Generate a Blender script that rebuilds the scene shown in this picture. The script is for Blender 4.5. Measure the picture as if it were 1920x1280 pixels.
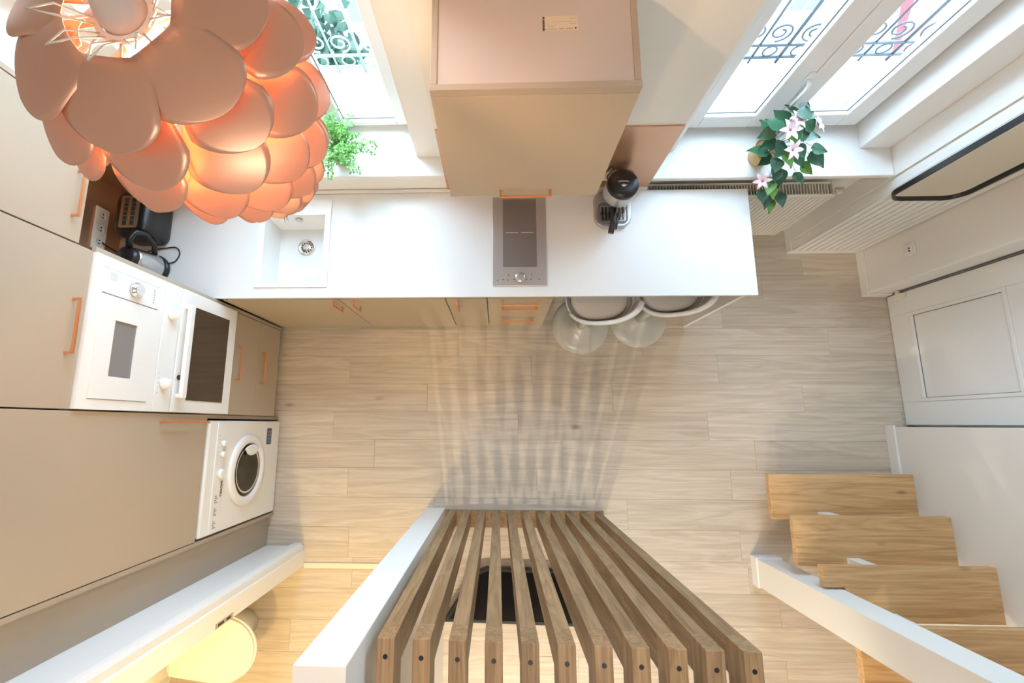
import bpy, math, random
from mathutils import Vector, Matrix
R_ = random.Random(7)
PI = math.pi
for o in list(bpy.data.objects): bpy.data.objects.remove(o)
S = bpy.context.scene
COL = S.collection
# ------------------------------------------------------------------ camera
cd = bpy.data.cameras.new('camera'); cam = bpy.data.objects.new('camera', cd); COL.objects.link(cam)
M = Matrix(((0.99937862, 0.00306026, -0.03511432), (-0.00329796, -0.98373491, -0.17959609), (-0.03509279, 0.1796003, -0.98311354)))
cm = Matrix.Identity(4)
for i in range(3):
    cm[i][0] = M[0][i]; cm[i][1] = -M[1][i]; cm[i][2] = -M[2][i]
cm[0][3], cm[1][3], cm[2][3] = 0, 0, 3.4
cam.matrix_world = cm
cd.sensor_width = 36; cd.sensor_fit = 'HORIZONTAL'; cd.lens = 899.2*36/1920
cd.shift_x = (960-901.66)/1920; cd.shift_y = (629.74-640)/1920
cd.clip_start = 0.02
S.camera = cam
# ------------------------------------------------------------------ light and exposure
S.view_settings.view_transform = 'Standard'; S.view_settings.look = 'None'; S.view_settings.gamma = 1
S.view_settings.use_curve_mapping = False
S.view_settings.exposure = -0.22
w = bpy.data.worlds.new('sky'); S.world = w; w.use_nodes = True
bg = w.node_tree.nodes['Background']; bg.inputs[0].default_value = (0.62, 0.81, 1.0, 1); bg.inputs[1].default_value = 25.0
def area(name, loc, rot, sx, sy, power, col, portal=False):
    l = bpy.data.lights.new(name, 'AREA'); l.shape = 'RECTANGLE'; l.size = sx; l.size_y = sy; l.energy = power; l.color = col
    if portal: l.cycles.is_portal = True
    o = bpy.data.objects.new(name, l); COL.objects.link(o); o.location = loc; o.rotation_euler = rot; return o
def point(name, loc, power, col, r=.04):
    l = bpy.data.lights.new(name, 'POINT'); l.energy = power; l.color = col; l.shadow_soft_size = r
    o = bpy.data.objects.new(name, l); COL.objects.link(o); o.location = loc; return o
def spot(name, loc, power, col, size, blend, r=.012):
    l = bpy.data.lights.new(name, 'SPOT'); l.energy = power; l.color = col; l.spot_size = size; l.spot_blend = blend; l.shadow_soft_size = r
    o = bpy.data.objects.new(name, l); COL.objects.link(o); o.location = loc; return o
area('window_portal', (-.93, 1.76, 2.1), (-PI/2, 0, 0), 1.34, 2.2, 1, (1, 1, 1), True)
area('window_portal', (1.47, 1.76, 2.1), (-PI/2, 0, 0), 1.3, 2.3, 1, (1, 1, 1), True)
area('ceiling_fill_light', (.3, -.9, 4.1), (0, 0, 0), 1.0, .6, 28, (1, .88, .74))  # unseen warm fill, added to brighten the hood and upper walls
spot('bedroom_spot_light', (-.10, -2.9, 1.86), 130, (1, .84, .62), 2.60, .18)
spot('bedroom_spot_light', (.62, -2.9, 1.86), 110, (1, .84, .62), 2.60, .18)
point('bathroom_light', (-1.15, -1.6, 1.93), 60, (1, .69, .28), .05)
point('pendant_bulb_light', (-.452, .498, 2.80), 38, (1, .60, .28), .02)

# ------------------------------------------------------------------ materials
def mat(name, col, rough=.5, metal=0., bump=0., bscale=200., var=0., emit=0., coat=0., trans=0., spec=.5):
    m = bpy.data.materials.new(name); m.use_nodes = True; nt = m.node_tree; b = nt.nodes['Principled BSDF']
    b.inputs['Base Color'].default_value = (*col, 1); b.inputs['Roughness'].default_value = rough
    b.inputs['Metallic'].default_value = metal; b.inputs['Coat Weight'].default_value = coat
    b.inputs['Specular IOR Level'].default_value = spec
    if emit: b.inputs['Emission Color'].default_value = (*col, 1); b.inputs['Emission Strength'].default_value = emit
    if trans: b.inputs['Transmission Weight'].default_value = trans
    if bump or var:
        tc = nt.nodes.new('ShaderNodeTexCoord'); n = nt.nodes.new('ShaderNodeTexNoise')
        n.inputs['Scale'].default_value = bscale; n.inputs['Detail'].default_value = 4
        nt.links.new(tc.outputs['Object'], n.inputs['Vector'])
        if bump:
            bp = nt.nodes.new('ShaderNodeBump'); bp.inputs['Strength'].default_value = bump; bp.inputs['Distance'].default_value = .002
            nt.links.new(n.outputs['Fac'], bp.inputs['Height']); nt.links.new(bp.outputs['Normal'], b.inputs['Normal'])
        if var:
            mx = nt.nodes.new('ShaderNodeMix'); mx.data_type = 'RGBA'
            mx.inputs['A'].default_value = (*[c*(1-var) for c in col], 1); mx.inputs['B'].default_value = (*[min(1, c*(1+var)) for c in col], 1)
            nt.links.new(n.outputs['Fac'], mx.inputs['Factor']); nt.links.new(mx.outputs['Result'], b.inputs['Base Color'])
    return m
def wood(name, c0, c1, axis=0, rough=.45, scale=1., rnd=.18, knots=True):
    """grain runs along `axis`"""
    m = bpy.data.materials.new(name); m.use_nodes = True; nt = m.node_tree; b = nt.nodes['Principled BSDF']
    L = nt.links.new; N = nt.nodes.new
    tc = N('ShaderNodeTexCoord'); oi = N('ShaderNodeObjectInfo')
    add = N('ShaderNodeVectorMath'); add.operation = 'MULTIPLY_ADD'
    comb = N('ShaderNodeCombineXYZ')
    for i in range(3): L(oi.outputs['Random'], comb.inputs[i])
    add.inputs[1].default_value = (37, 37, 37); L(comb.outputs[0], add.inputs[0]); L(tc.outputs['Object'], add.inputs[2])
    mp = N('ShaderNodeMapping'); sc = [14*scale]*3; sc[axis] = 1.1*scale; mp.inputs['Scale'].default_value = sc
    L(add.outputs[0], mp.inputs['Vector'])
    n1 = N('ShaderNodeTexNoise'); n1.inputs['Scale'].default_value = 1.; n1.inputs['Detail'].default_value = 6; n1.inputs['Distortion'].default_value = 1.2
    L(mp.outputs[0], n1.inputs['Vector'])
    mp2 = N('ShaderNodeMapping'); sc = [90*scale]*3; sc[axis] = 2.5*scale; mp2.inputs['Scale'].default_value = sc
    L(add.outputs[0], mp2.inputs['Vector'])
    n2 = N('ShaderNodeTexNoise'); n2.inputs['Scale'].default_value = 1.; n2.inputs['Detail'].default_value = 5; n2.inputs['Distortion'].default_value = .6
    L(mp2.outputs[0], n2.inputs['Vector'])
    ma = N('ShaderNodeMath'); ma.operation = 'MULTIPLY'; ma.inputs[1].default_value = 9.0; L(n1.outputs['Fac'], ma.inputs[0])
    fr = N('ShaderNodeMath'); fr.operation = 'PINGPONG'; fr.inputs[1].default_value = 1.0; L(ma.outputs[0], fr.inputs[0])
    m1 = N('ShaderNodeMath'); m1.operation = 'MULTIPLY'; m1.inputs[1].default_value = .30; L(fr.outputs[0], m1.inputs[0])
    m2 = N('ShaderNodeMath'); m2.operation = 'MULTIPLY_ADD'; m2.inputs[1].default_value = .75; L(n2.outputs['Fac'], m2.inputs[0]); L(m1.outputs[0], m2.inputs[2])
    rp = N('ShaderNodeValToRGB'); rp.color_ramp.elements[0].position = .25; rp.color_ramp.elements[1].position = .80
    rp.color_ramp.elements[0].color = (*c0, 1); rp.color_ramp.elements[1].color = (*c1, 1); L(m2.outputs[0], rp.inputs[0])
    hs = N('ShaderNodeHueSaturation'); mr = N('ShaderNodeMapRange'); mr.inputs['To Min'].default_value = 1-rnd; mr.inputs['To Max'].default_value = 1+rnd*.6
    L(oi.outputs['Random'], mr.inputs['Value']); L(mr.outputs[0], hs.inputs['Value']); L(rp.outputs[0], hs.inputs['Color'])
    out = hs.outputs[0]
    if knots:
        mk = N('ShaderNodeMapping'); sk = [5.2*scale]*3; sk[axis] = 2.1*scale; mk.inputs['Scale'].default_value = sk; L(add.outputs[0], mk.inputs['Vector'])
        v = N('ShaderNodeTexVoronoi'); v.inputs['Scale'].default_value = 1.0; L(mk.outputs[0], v.inputs['Vector'])
        r2 = N('ShaderNodeValToRGB'); r2.color_ramp.elements[0].position = .02; r2.color_ramp.elements[0].color = (.35, .26, .2, 1)
        r2.color_ramp.elements[1].position = .085; r2.color_ramp.elements[1].color = (1, 1, 1, 1); L(v.outputs['Distance'], r2.inputs[0])
        mx = N('ShaderNodeMix'); mx.data_type = 'RGBA'; mx.blend_type = 'MULTIPLY'; mx.inputs['Factor'].default_value = .7
        L(out, mx.inputs['A']); L(r2.outputs[0], mx.inputs['B']); out = mx.outputs['Result']
    L(out, b.inputs['Base Color']); b.inputs['Roughness'].default_value = rough
    bp = N('ShaderNodeBump'); bp.inputs['Strength'].default_value = .12; bp.inputs['Distance'].default_value = .002
    L(n2.outputs['Fac'], bp.inputs['Height']); L(bp.outputs['Normal'], b.inputs['Normal'])
    return m
def glassmat(name, col, refl=.08, rough=.02):
    m = bpy.data.materials.new(name); m.use_nodes = True; nt = m.node_tree; nt.nodes.clear(); N = nt.nodes.new; L = nt.links.new
    o = N('ShaderNodeOutputMaterial'); t = N('ShaderNodeBsdfTransparent'); t.inputs[0].default_value = (*col, 1)
    g = N('ShaderNodeBsdfGlossy'); g.inputs['Roughness'].default_value = rough
    f = N('ShaderNodeMath'); f.operation = 'MULTIPLY_ADD'; lw = N('ShaderNodeLayerWeight'); lw.inputs[0].default_value = .5
    pw = N('ShaderNodeMath'); pw.operation = 'POWER'; pw.inputs[1].default_value = 4; L(lw.outputs['Facing'], pw.inputs[0]); L(pw.outputs[0], f.inputs[0])
    f.inputs[1].default_value = .5; f.inputs[2].default_value = .025; mx = N('ShaderNodeMixShader')
    L(f.outputs[0], mx.inputs[0]); L(t.outputs[0], mx.inputs[1]); L(g.outputs[0], mx.inputs[2]); L(mx.outputs[0], o.inputs[0]); return m

WALL = mat('wall_paint', (.84, .825, .79), .7, bump=.08, bscale=60)
WHITE = mat('white_lacquer', (.86, .86, .85), .35)
PVC = mat('white_window_frame', (.88, .89, .90), .25)
TAUPE = mat('cashmere_cabinet_front', (.45, .375, .285), .45, bump=.03, bscale=350)
TAUPE2 = mat('cashmere_side_panel', (.40, .34, .27), .5)
CAPW = mat('cabinet_top_board', (.52, .46, .43), .6)
COPH = mat('copper_handle', (.80, .36, .17), .30, .75)
WORK = mat('white_worktop_laminate', (.80, .795, .79), .28, bump=.02, bscale=500)
COPB = mat('copper_backsplash', (.62, .36, .22), .32, .65)
COPL = mat('copper_shade_metal', (.72, .39, .27), .36, .5)
FLOORW = wood('pale_oak_laminate', (.50, .43, .345), (.69, .61, .515), 0, .42, .8, .08)
OAK = wood('oak_tread', (.47, .27, .115), (.74, .49, .25), 0, .38, .9, .06)
SLAT = wood('walnut_toned_slat', (.20, .12, .055), (.41, .27, .145), 2, .5, 1.3, .15)
SLATY = wood('walnut_toned_beam', (.20, .12, .055), (.41, .27, .145), 1, .5, 1.3, .15)
BLACK = mat('black_plastic', (.012, .012, .014), .32)
BLKG = mat('black_glass', (.004, .004, .005), .12, spec=.25)
OVENG = mat('oven_glass', (.045, .032, .025), .06, coat=.5)
GREY = mat('grey_plastic', (.16, .16, .17), .4)
DGREY = mat('dark_gap', (.03, .028, .026), .8)
CHROME = mat('chrome', (.80, .80, .80), .12, 1.)
STEEL = mat('brushed_steel', (.62, .62, .62), .28, 1.)
SILVER = mat('silver_paint', (.48, .48, .49), .3, .6)
HOBM = mat('hob_silver_glass', (.44, .395, .385), .25, .2, coat=.3)
HOBD = mat('hob_dark_glass', (.19, .165, .155), .2, coat=.4)
RADI = mat('radiator_enamel', (.80, .77, .68), .4)
STOOLP = mat('stool_plastic', (.88, .88, .88), .28)
STOOLM = mat('stool_lacquered_metal', (.62, .61, .56), .3, 0., coat=.3)
STOOLC = mat('stool_cushion', (.76, .73, .68), .6)
CERAM = mat('ceramic', (.88, .87, .84), .12)
LEAFD = mat('dark_green_leaf', (.025, .10, .045), .4, var=.4, bscale=25)
LEAFL = mat('light_green_leaf', (.12, .27, .05), .45, var=.4, bscale=25)
FERN = mat('fern_green', (.16, .42, .08), .5, var=.45, bscale=40)
PETAL = mat('pink_white_petal', (.88, .72, .77), .5, var=.12, bscale=60)
PINKC = mat('deep_pink_centre', (.70, .12, .30), .5)
WICK = mat('woven_basket', (.55, .38, .19), .8, bump=.8, bscale=90, var=.3)
POTG = mat('grey_pot', (.36, .37, .38), .7, bump=.3, bscale=80)
STEM = mat('brown_stem', (.12, .09, .05), .7)
STONE = mat('pale_stone', (.42, .41, .39), .8, bump=.3, bscale=12, var=.12)
STREET = mat('street_paving', (.16, .17, .18), .8, var=.1, bscale=2)
FACADE = mat('facade_render', (.20, .205, .21), .8, var=.06, bscale=2)
IRON_GLARE = mat('glare_pale_iron', (.25, .28, .29), .4)  # overexposure and reflections are put into this pale colour
IROND = mat('dark_painted_iron', (.03, .035, .04), .4)
REDM = mat('red_canvas', (.32, .07, .075), .7)
MIRR = mat('mirror_glass', (.90, .87, .80), .03, 1.)
GLASS = glassmat('window_glass', (.93, .97, .98))
BULB = mat('bulb_glass', (1, .85, .62), .3, emit=14.)
SOCK = mat('lamp_socket', (.55, .53, .50), .4)
WIRE = mat('pale_wire', (.85, .75, .66), .4)
BLUEL = mat('blue_label', (.05, .10, .20), .4)
LBL = mat('paper_label', (.62, .55, .42), .7)
INK = mat('dark_ink', (.06, .045, .035), .7)
GINK = mat('grey_print', (.38, .36, .34), .7)
WINK = mat('white_print', (.8, .8, .8), .6)
PLATE = mat('white_socket_plate', (.84, .82, .77), .4)

# ------------------------------------------------------------------ mesh helpers
class MB:
    def __init__(s): s.v = []; s.f = []; s.sm = []
    def add(s, vs, fs, smooth=False):
        n = len(s.v); s.v += [tuple(v) for v in vs]; s.f += [tuple(i+n for i in f) for f in fs]; s.sm += [smooth]*len(fs); return s
    def box(s, x0, x1, y0, y1, z0, z1):
        if x0 > x1: x0, x1 = x1, x0
        if y0 > y1: y0, y1 = y1, y0
        if z0 > z1: z0, z1 = z1, z0
        return s.add([(x0,y0,z0),(x1,y0,z0),(x1,y1,z0),(x0,y1,z0),(x0,y0,z1),(x1,y0,z1),(x1,y1,z1),(x0,y1,z1)],
                     [(0,3,2,1),(4,5,6,7),(0,1,5,4),(1,2,6,5),(2,3,7,6),(3,0,4,7)])
    def prism(s, pts, z0, z1, axis=2):
        """polygon (ccw) extruded along axis; pts are the two other coordinates in cyclic order"""
        n = len(pts)
        def P(a, b, c): return (a, b, c) if axis == 2 else ((c, a, b) if axis == 0 else (b, c, a))
        vs = [P(a, b, z0) for a, b in pts] + [P(a, b, z1) for a, b in pts]
        fs = [tuple(range(n))[::-1], tuple(range(n, 2*n))] + [(i, (i+1) % n, n+(i+1) % n, n+i) for i in range(n)]
        return s.add(vs, fs)
    def rings(s, rings, cap=True, smooth=True, closed=True):
        n = len(rings[0]); vs = [p for r in rings for p in r]; fs = []
        for k in range(len(rings)-1):
            for i in range(n if closed else n-1):
                j = (i+1) % n; fs.append((k*n+i, k*n+j, (k+1)*n+j, (k+1)*n+i))
        s.add(vs, fs, smooth)
        if cap and closed:
            b = len(s.v)-len(vs)
            s.f += [tuple(b+i for i in range(n))[::-1], tuple(b+(len(rings)-1)*n+i for i in range(n))]; s.sm += [False, False]
        return s
    def cyl(s, p0, p1, r0, r1=None, n=24, smooth=True):
        r1 = r0 if r1 is None else r1
        p0 = Vector(p0); p1 = Vector(p1); d = (p1-p0).normalized(); a = d.orthogonal().normalized(); b = d.cross(a)
        return s.rings([[p+r*(math.cos(2*PI*i/n)*a+math.sin(2*PI*i/n)*b) for i in range(n)] for p, r in ((p0, r0), (p1, r1))], True, smooth)
    def lathe(s, prof, c=(0, 0), n=32, axis=2, c0=0., cap=True):
        """prof list of (r, h) along axis; c = centre in the other two coords (cyclic), c0 offset"""
        R = []
        for r, h in prof:
            ring = []
            for i in range(n):
                a = 2*PI*i/n; u = c[0]+r*math.cos(a); v = c[1]+r*math.sin(a); q = h+c0
                ring.append((u, v, q) if axis == 2 else ((q, u, v) if axis == 0 else (v, q, u)))
            R.append(ring)
        return s.rings(R, cap, True)
    def tube(s, pts, r, n=8, cap=True):
        pts = [Vector(p) for p in pts]; rr = r if isinstance(r, (list, tuple)) else [r]*len(pts); R = []
        a = None
        for i, p in enumerate(pts):
            d = (pts[min(i+1, len(pts)-1)]-pts[max(i-1, 0)]).normalized()
            if a is None: a = d.orthogonal().normalized()
            else:
                a = (a-d*a.dot(d)); a = a.normalized() if a.length > 1e-6 else d.orthogonal().normalized()
            b = d.cross(a)
            R.append([p+rr[i]*(math.cos(2*PI*k/n)*a+math.sin(2*PI*k/n)*b) for k in range(n)])
        return s.rings(R, cap, True)
    def build(s, name, m, parent=None, bev=0., seg=2, solid=0., loc=None):
        me = bpy.data.meshes.new(name); me.from_pydata([tuple(v) for v in s.v], [], s.f); me.update()
        for p, sm in zip(me.polygons, s.sm): p.use_smooth = sm
        me.materials.append(m)
        o = bpy.data.objects.new(name, me); COL.objects.link(o)
        if parent is not None:
            o.parent = parent; wl = Vector((0, 0, 0)); q = parent
            while q is not None: wl += q.location; q = q.parent
            o.location = -wl
        if solid:
            md = o.modifiers.new('s', 'SOLIDIFY'); md.thickness = solid; md.offset = 0
        if bev:
            md = o.modifiers.new('b', 'BEVEL'); md.width = bev; md.segments = seg; md.limit_method = 'ANGLE'; md.angle_limit = math.radians(40)
        return o
def smooth(P, n=6):
    P = [Vector(p) for p in P]; out = []
    for i in range(len(P)-1):
        a, b, c, d = P[max(i-1, 0)], P[i], P[i+1], P[min(i+2, len(P)-1)]
        for k in range(n):
            t = k/n; out.append(.5*((2*b)+(c-a)*t+(2*a-5*b+4*c-d)*t*t+(3*b-a-3*c+d)*t**3))
    return out+[P[-1]]
def bx(name, m, parent, *a, bev=0.): return MB().box(*a).build(name, m, parent, bev)
def tag(o, label, cat, group=None):
    o['label'] = label; o['category'] = cat
    if group: o['group'] = group
    return o
def thing(name, label, cat, loc, group=None):
    o = bpy.data.objects.new(name, None); COL.objects.link(o); o.location = loc; o.empty_display_size = .05
    return tag(o, label, cat, group)
def struct(o): o['kind'] = 'structure'; return o
def sempty(name, loc=(0, 0, 0)):
    o = bpy.data.objects.new(name, None); COL.objects.link(o); o.location = loc; o.empty_display_size = .05; return struct(o)
def grid_slab(xs, ys, z0, z1, skip, axis=2):
    """slab with whole cells left out; returns MB with only outer and hole faces"""
    m = MB(); nx, ny = len(xs)-1, len(ys)-1
    def P(a, b, c): return (a, b, c) if axis == 2 else ((c, a, b) if axis == 0 else (b, c, a))
    full = lambda i, j: 0 <= i < nx and 0 <= j < ny and (i, j) not in skip
    for i in range(nx):
        for j in range(ny):
            if not full(i, j): continue
            a, b, c, d = xs[i], xs[i+1], ys[j], ys[j+1]
            m.add([P(a,c,z1),P(b,c,z1),P(b,d,z1),P(a,d,z1)], [(0,1,2,3)]); m.add([P(a,c,z0),P(b,c,z0),P(b,d,z0),P(a,d,z0)], [(3,2,1,0)])
            if not full(i-1, j): m.add([P(a,c,z0),P(a,c,z1),P(a,d,z1),P(a,d,z0)], [(0,1,2,3)])
            if not full(i+1, j): m.add([P(b,c,z0),P(b,c,z1),P(b,d,z1),P(b,d,z0)], [(3,2,1,0)])
            if not full(i, j-1): m.add([P(a,c,z0),P(a,c,z1),P(b,c,z1),P(b,c,z0)], [(3,2,1,0)])
            if not full(i, j+1): m.add([P(a,d,z0),P(a,d,z1),P(b,d,z1),P(b,d,z0)], [(0,1,2,3)])
    return m
def rrect(x0, x1, y0, y1, r, n=6):
    pts = []
    for cx, cy, a0 in ((x1-r, y0+r, -PI/2), (x1-r, y1-r, 0), (x0+r, y1-r, PI/2), (x0+r, y0+r, PI)):
        for k in range(n+1):
            a = a0+PI/2*k/n; pts.append((cx+r*math.cos(a), cy+r*math.sin(a)))
    return pts
def text(parent, s, size, m, origin, xdir, ydir, name='lettering', bold=0.):
    cu = bpy.data.curves.new('t', 'FONT'); cu.body = s; cu.size = size; cu.extrude = .0002; cu.offset = bold; cu.resolution_u = 2
    t = bpy.data.objects.new('t', cu); COL.objects.link(t)
    dg = bpy.context.evaluated_depsgraph_get(); me = bpy.data.meshes.new_from_object(t.evaluated_get(dg))
    bpy.data.objects.remove(t)
    X = Vector(xdir).normalized(); Y = Vector(ydir).normalized(); Z = X.cross(Y)
    mt = Matrix(((X.x, Y.x, Z.x, origin[0]), (X.y, Y.y, Z.y, origin[1]), (X.z, Y.z, Z.z, origin[2]), (0, 0, 0, 1)))
    me.transform(mt); me.materials.clear(); me.materials.append(m); me.name = name
    o = bpy.data.objects.new(name, me); COL.objects.link(o); o.parent = parent
    wl = Vector((0, 0, 0)); q = parent
    while q is not None: wl += q.location; q = q.parent
    o.location = -wl; return o
def handle(parent, p0, p1, out, r=.0045, label=None):
    """square bar handle between p0 and p1 standing off along out"""
    p0 = Vector(p0); p1 = Vector(p1); out = Vector(out); d = (p1-p0).normalized(); s = d.cross(out.normalized())*r
    m = MB(); o_ = out.normalized()*r
    def bar(a, b, u, v):
        m.add([a-u-v, a+u-v, a+u+v, a-u+v, b-u-v, b+u-v, b+u+v, b-u+v], [(0,3,2,1),(4,5,6,7),(0,1,5,4),(1,2,6,5),(2,3,7,6),(3,0,4,7)])
    bar(p0+out-d*r, p1+out+d*r, s, o_)
    bar(p0, p0+out, s, d*r); bar(p1, p1+out, s, d*r)
    return m.build('handle', COPH, parent, .0012, 2)

# ================================================================== STRUCTURE
# floor of planks
fl = sempty('floor')
bx('subfloor', DGREY, fl, -2.4, 3.1, -3.1, 1.8, -.08, -.010)
ys = [1.8-.0, 1.63, 1.443, 1.25, 1.057, .864, .671, .477, .277, .083, -.110, -.303, -.497]
y = -.497
while y > -3.0: y -= .1935; ys.append(y)
starts = {5: .3, 6: -.28, 7: -1.06, 8: -.50, 9: 1.44, 10: -.86, 4: 1.90, 3: .9}
for i in range(len(ys)-1):
    x = starts.get(i, R_.uniform(-1.2, .6)); 
    while x > -2.4: x -= 1.30
    while x < 3.1:
        a, b = max(x, -2.4), min(x+1.30, 3.1)
        if b-a > .02: bx('plank', FLOORW, fl, a+.0006, b-.0006, ys[i+1]+.0006, ys[i]-.0006, -.010, 0)
        x += 1.30
# window wall: two openings
XW = [-2.34, -1.6, -.28, .83, 2.10, 3.0]
wl1 = grid_slab(XW, [0, 1.03, 3.25, 4.3], 1.40, 1.74, {(1, 1), (3, 1)}, axis=1) if False else None
m = MB()
def wbox(x0, x1, z0, z1, y0=1.295, y1=1.74): m.box(x0, x1, y0, y1, z0, z1)
wbox(-2.34, -1.6, 0, 4.3); wbox(-1.6, -.28, 0, 1.03); wbox(-1.6, -.28, 3.25, 4.3); wbox(-.28, .83, 0, 4.3)
wbox(.83, 2.10, 0, .955, 1.40); wbox(.83, 2.10, 3.25, 4.3); wbox(2.10, 3.1, 0, 4.3, 1.295)
struct(m.build('wall_window', WALL))
struct(MB().box(2.11, 3.1, 1.235, 1.2945, 0, 4.3).build('wall_alcove', WALL, bev=.004))
struct(MB().box(-2.34, -2.14, -3.1, 1.2945, 0, 4.3).build('wall_left', WALL))
m = MB().box(2.60, 3.1, .905, 1.2345, 0, 4.3)
struct(m.build('wall_right_pier', WALL, bev=.012))
m = MB().box(2.80, 3.1, -.013, .9045, 0, 4.3).box(2.757, 2.7995, -.0125, .9045, 2.08, 4.3)
struct(m.build('wall_right', WALL))
struct(MB().box(2.63, 3.1, -3.1, -.0135, 0, 4.3).build('wall_right_stair', WALL, bev=.004))
struct(MB().box(-2.34, 3.1, -3.2, -3.1, 0, 4.3).build('wall_rear', WALL))
struct(MB().box(-2.34, 3.1, -3.2, 1.74, 4.3, 4.4).build('ceiling', WALL))
# wall between kitchen and bathroom with the mould of the doorway
prof = [(-1.57, -.94), (-1.305, -.94), (-1.305, -.848), (-1.315, -.845), (-1.315, -.815), (-1.325, -.812), (-1.335, -.800), (-1.350, -.797),
        (-1.385, -.797), (-1.392, -.805), (-1.405, -.805), (-1.408, -.815), (-1.57, -.815)]
struct(MB().prism(prof, 0, 2.0).build('trim_1', WHITE))
struct(MB().box(-2.14, -1.5705, -.94, -.815, 0, 2.0).build('wall_bathroom', WALL))
struct(MB().box(-1.573, -1.5705, -.8145, -.622, 0, 2.4).build('wall_cabinet_filler', TAUPE2))
struct(MB().box(-1.304, -.487, -.955, -.92, 0, .012).build('trim_2', mat('threshold_strip', (.80, .72, .58), .4), bev=.003))
# partition with white end, left of the slats
struct(MB().box(-.486, -.358, -3.1, -.56, 0, 2.165).build('wall_partition', WALL, bev=.003))
# white wall end beside the stairs
struct(MB().box(1.650, 1.80, -1.012, -.845, 0, 2.0).build('wall_stair_end', WALL, bev=.003))
struct(MB().box(1.642, 1.808, -1.018, -.835, 0, .075).build('baseboard_stair', WHITE, bev=.003))
# mezzanine floor (outside the frame, shades the rooms below)
XS = [-2.14, -.486, -.358, .80, 1.60, 2.6295]; YS = [-3.1, -2.25, -1.75, -.70]
struct(grid_slab(XS, YS, 2.0005, 2.165, {(1, 0), (1, 1), (1, 2), (2, 2), (4, 2), (4, 1)}).build('ceiling_mezzanine', WALL))
# baseboards
bb = lambda name, *a: struct(MB().box(*a).build(name, WHITE, bev=.003))
bb('baseboard_alcove', 2.098, 2.598, 1.221, 1.2345, 0, .062)
bb('baseboard_alcove_side', 2.098, 2.1095, 1.235, 1.398, 0, .062)
bb('baseboard_pier', 2.587, 2.5995, .893, 1.2205, 0, .066)
bb('baseboard_pier_end', 2.60, 2.757, .893, .9045, 0, .066)
bb('baseboard_stair_wall', 2.615, 2.6295, -2.4, -.001, 0, .075)
# sills
def sill(name, x0, x1, y0, y1, z0, z1): return struct(MB().box(x0, x1, y0, y1, z0, z1).build(name, WHITE, bev=.004))
sill('trim_3', -1.6, -.28, 1.292, 1.60, 1.0305, 1.06)
sill('trim_4', .8305, 2.0995, 1.297, 1.64, .956, .985)
# shutter boxes standing on the sills
for nm, a in (('trim_5', (-.43, -.2805, 1.40, 1.74, 1.0605, 3.25)), ('trim_6', (-1.5995, -1.45, 1.40, 1.74, 1.0605, 3.25)),
              ('trim_7', (1.94, 2.0995, 1.455, 1.74, .9855, 3.25)), ('trim_8', (.8305, .955, 1.455, 1.74, .9855, 3.25))):
    struct(MB().box(*a).build(nm, WHITE, bev=.004))
# windows
def window(name, x0, x1, z0, xm, g, zg, y0=1.60):
    """g = glass spans of the two sashes"""
    r = sempty(name, (x0, y0, z0)); z1 = 3.25
    ft = .045
    mm = MB().box(x0, x0+ft, y0, y0+.08, z0, z1).box(x1-ft, x1, y0, y0+.08, z0, z1).box(x0+ft, x1-ft, y0, y0+.08, z0, z0+ft).box(x0+ft, x1-ft, y0, y0+.08, z1-ft, z1)
    mm.build('window_frame', PVC, r, .003)
    for k, (a, b, ga, gb) in enumerate(((x0+.03, xm-.002, g[0], g[1]), (xm+.002, x1-.03, g[2], g[3]))):
        yy0, yy1 = y0-.03, y0+.03; zb, zt = z0+.033, z1-.03
        s_ = MB().box(a, ga, yy0, yy1, zb, zt).box(gb, b, yy0, yy1, zb, zt).box(ga, gb, yy0, yy1, zb, zg).box(ga, gb, yy0, yy1, zt-.09, zt).build('sash', PVC, r, .006, 3)
        MB().box(ga-.004, gb+.004, y0-.004, y0+.004, zg-.004, zt-.086).build('pane', GLASS, s_)
        q = MB()
        for (u0, u1, v0, v1) in ((ga, ga+.005, zg, zt-.09), (gb-.005, gb, zg, zt-.09), (ga+.005, gb-.005, zg, zg+.005)): q.box(u0, u1, y0-.009, y0-.0045, v0, v1)
        q.build('gasket', GREY, s_)
    return r
w1 = window('window_1', -1.449, -.431, 1.061, -.885, (-1.235, -.953, -.817, -.534), 1.125)
w2 = window('window_2', .956, 1.939, .986, 1.452, (1.078, 1.341, 1.543, 1.807), 1.112)
h = MB().box(1.418, 1.446, 1.556, 1.5695, 1.35, 1.43).build('window_handle', PVC, w2, .003)
MB().tube([(1.432, 1.556, 1.39), (1.432, 1.530, 1.39), (1.430, 1.522, 1.37), (1.426, 1.520, 1.25)], [.010, .010, .010, .007], 10).build('lever', PVC, h)

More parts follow.
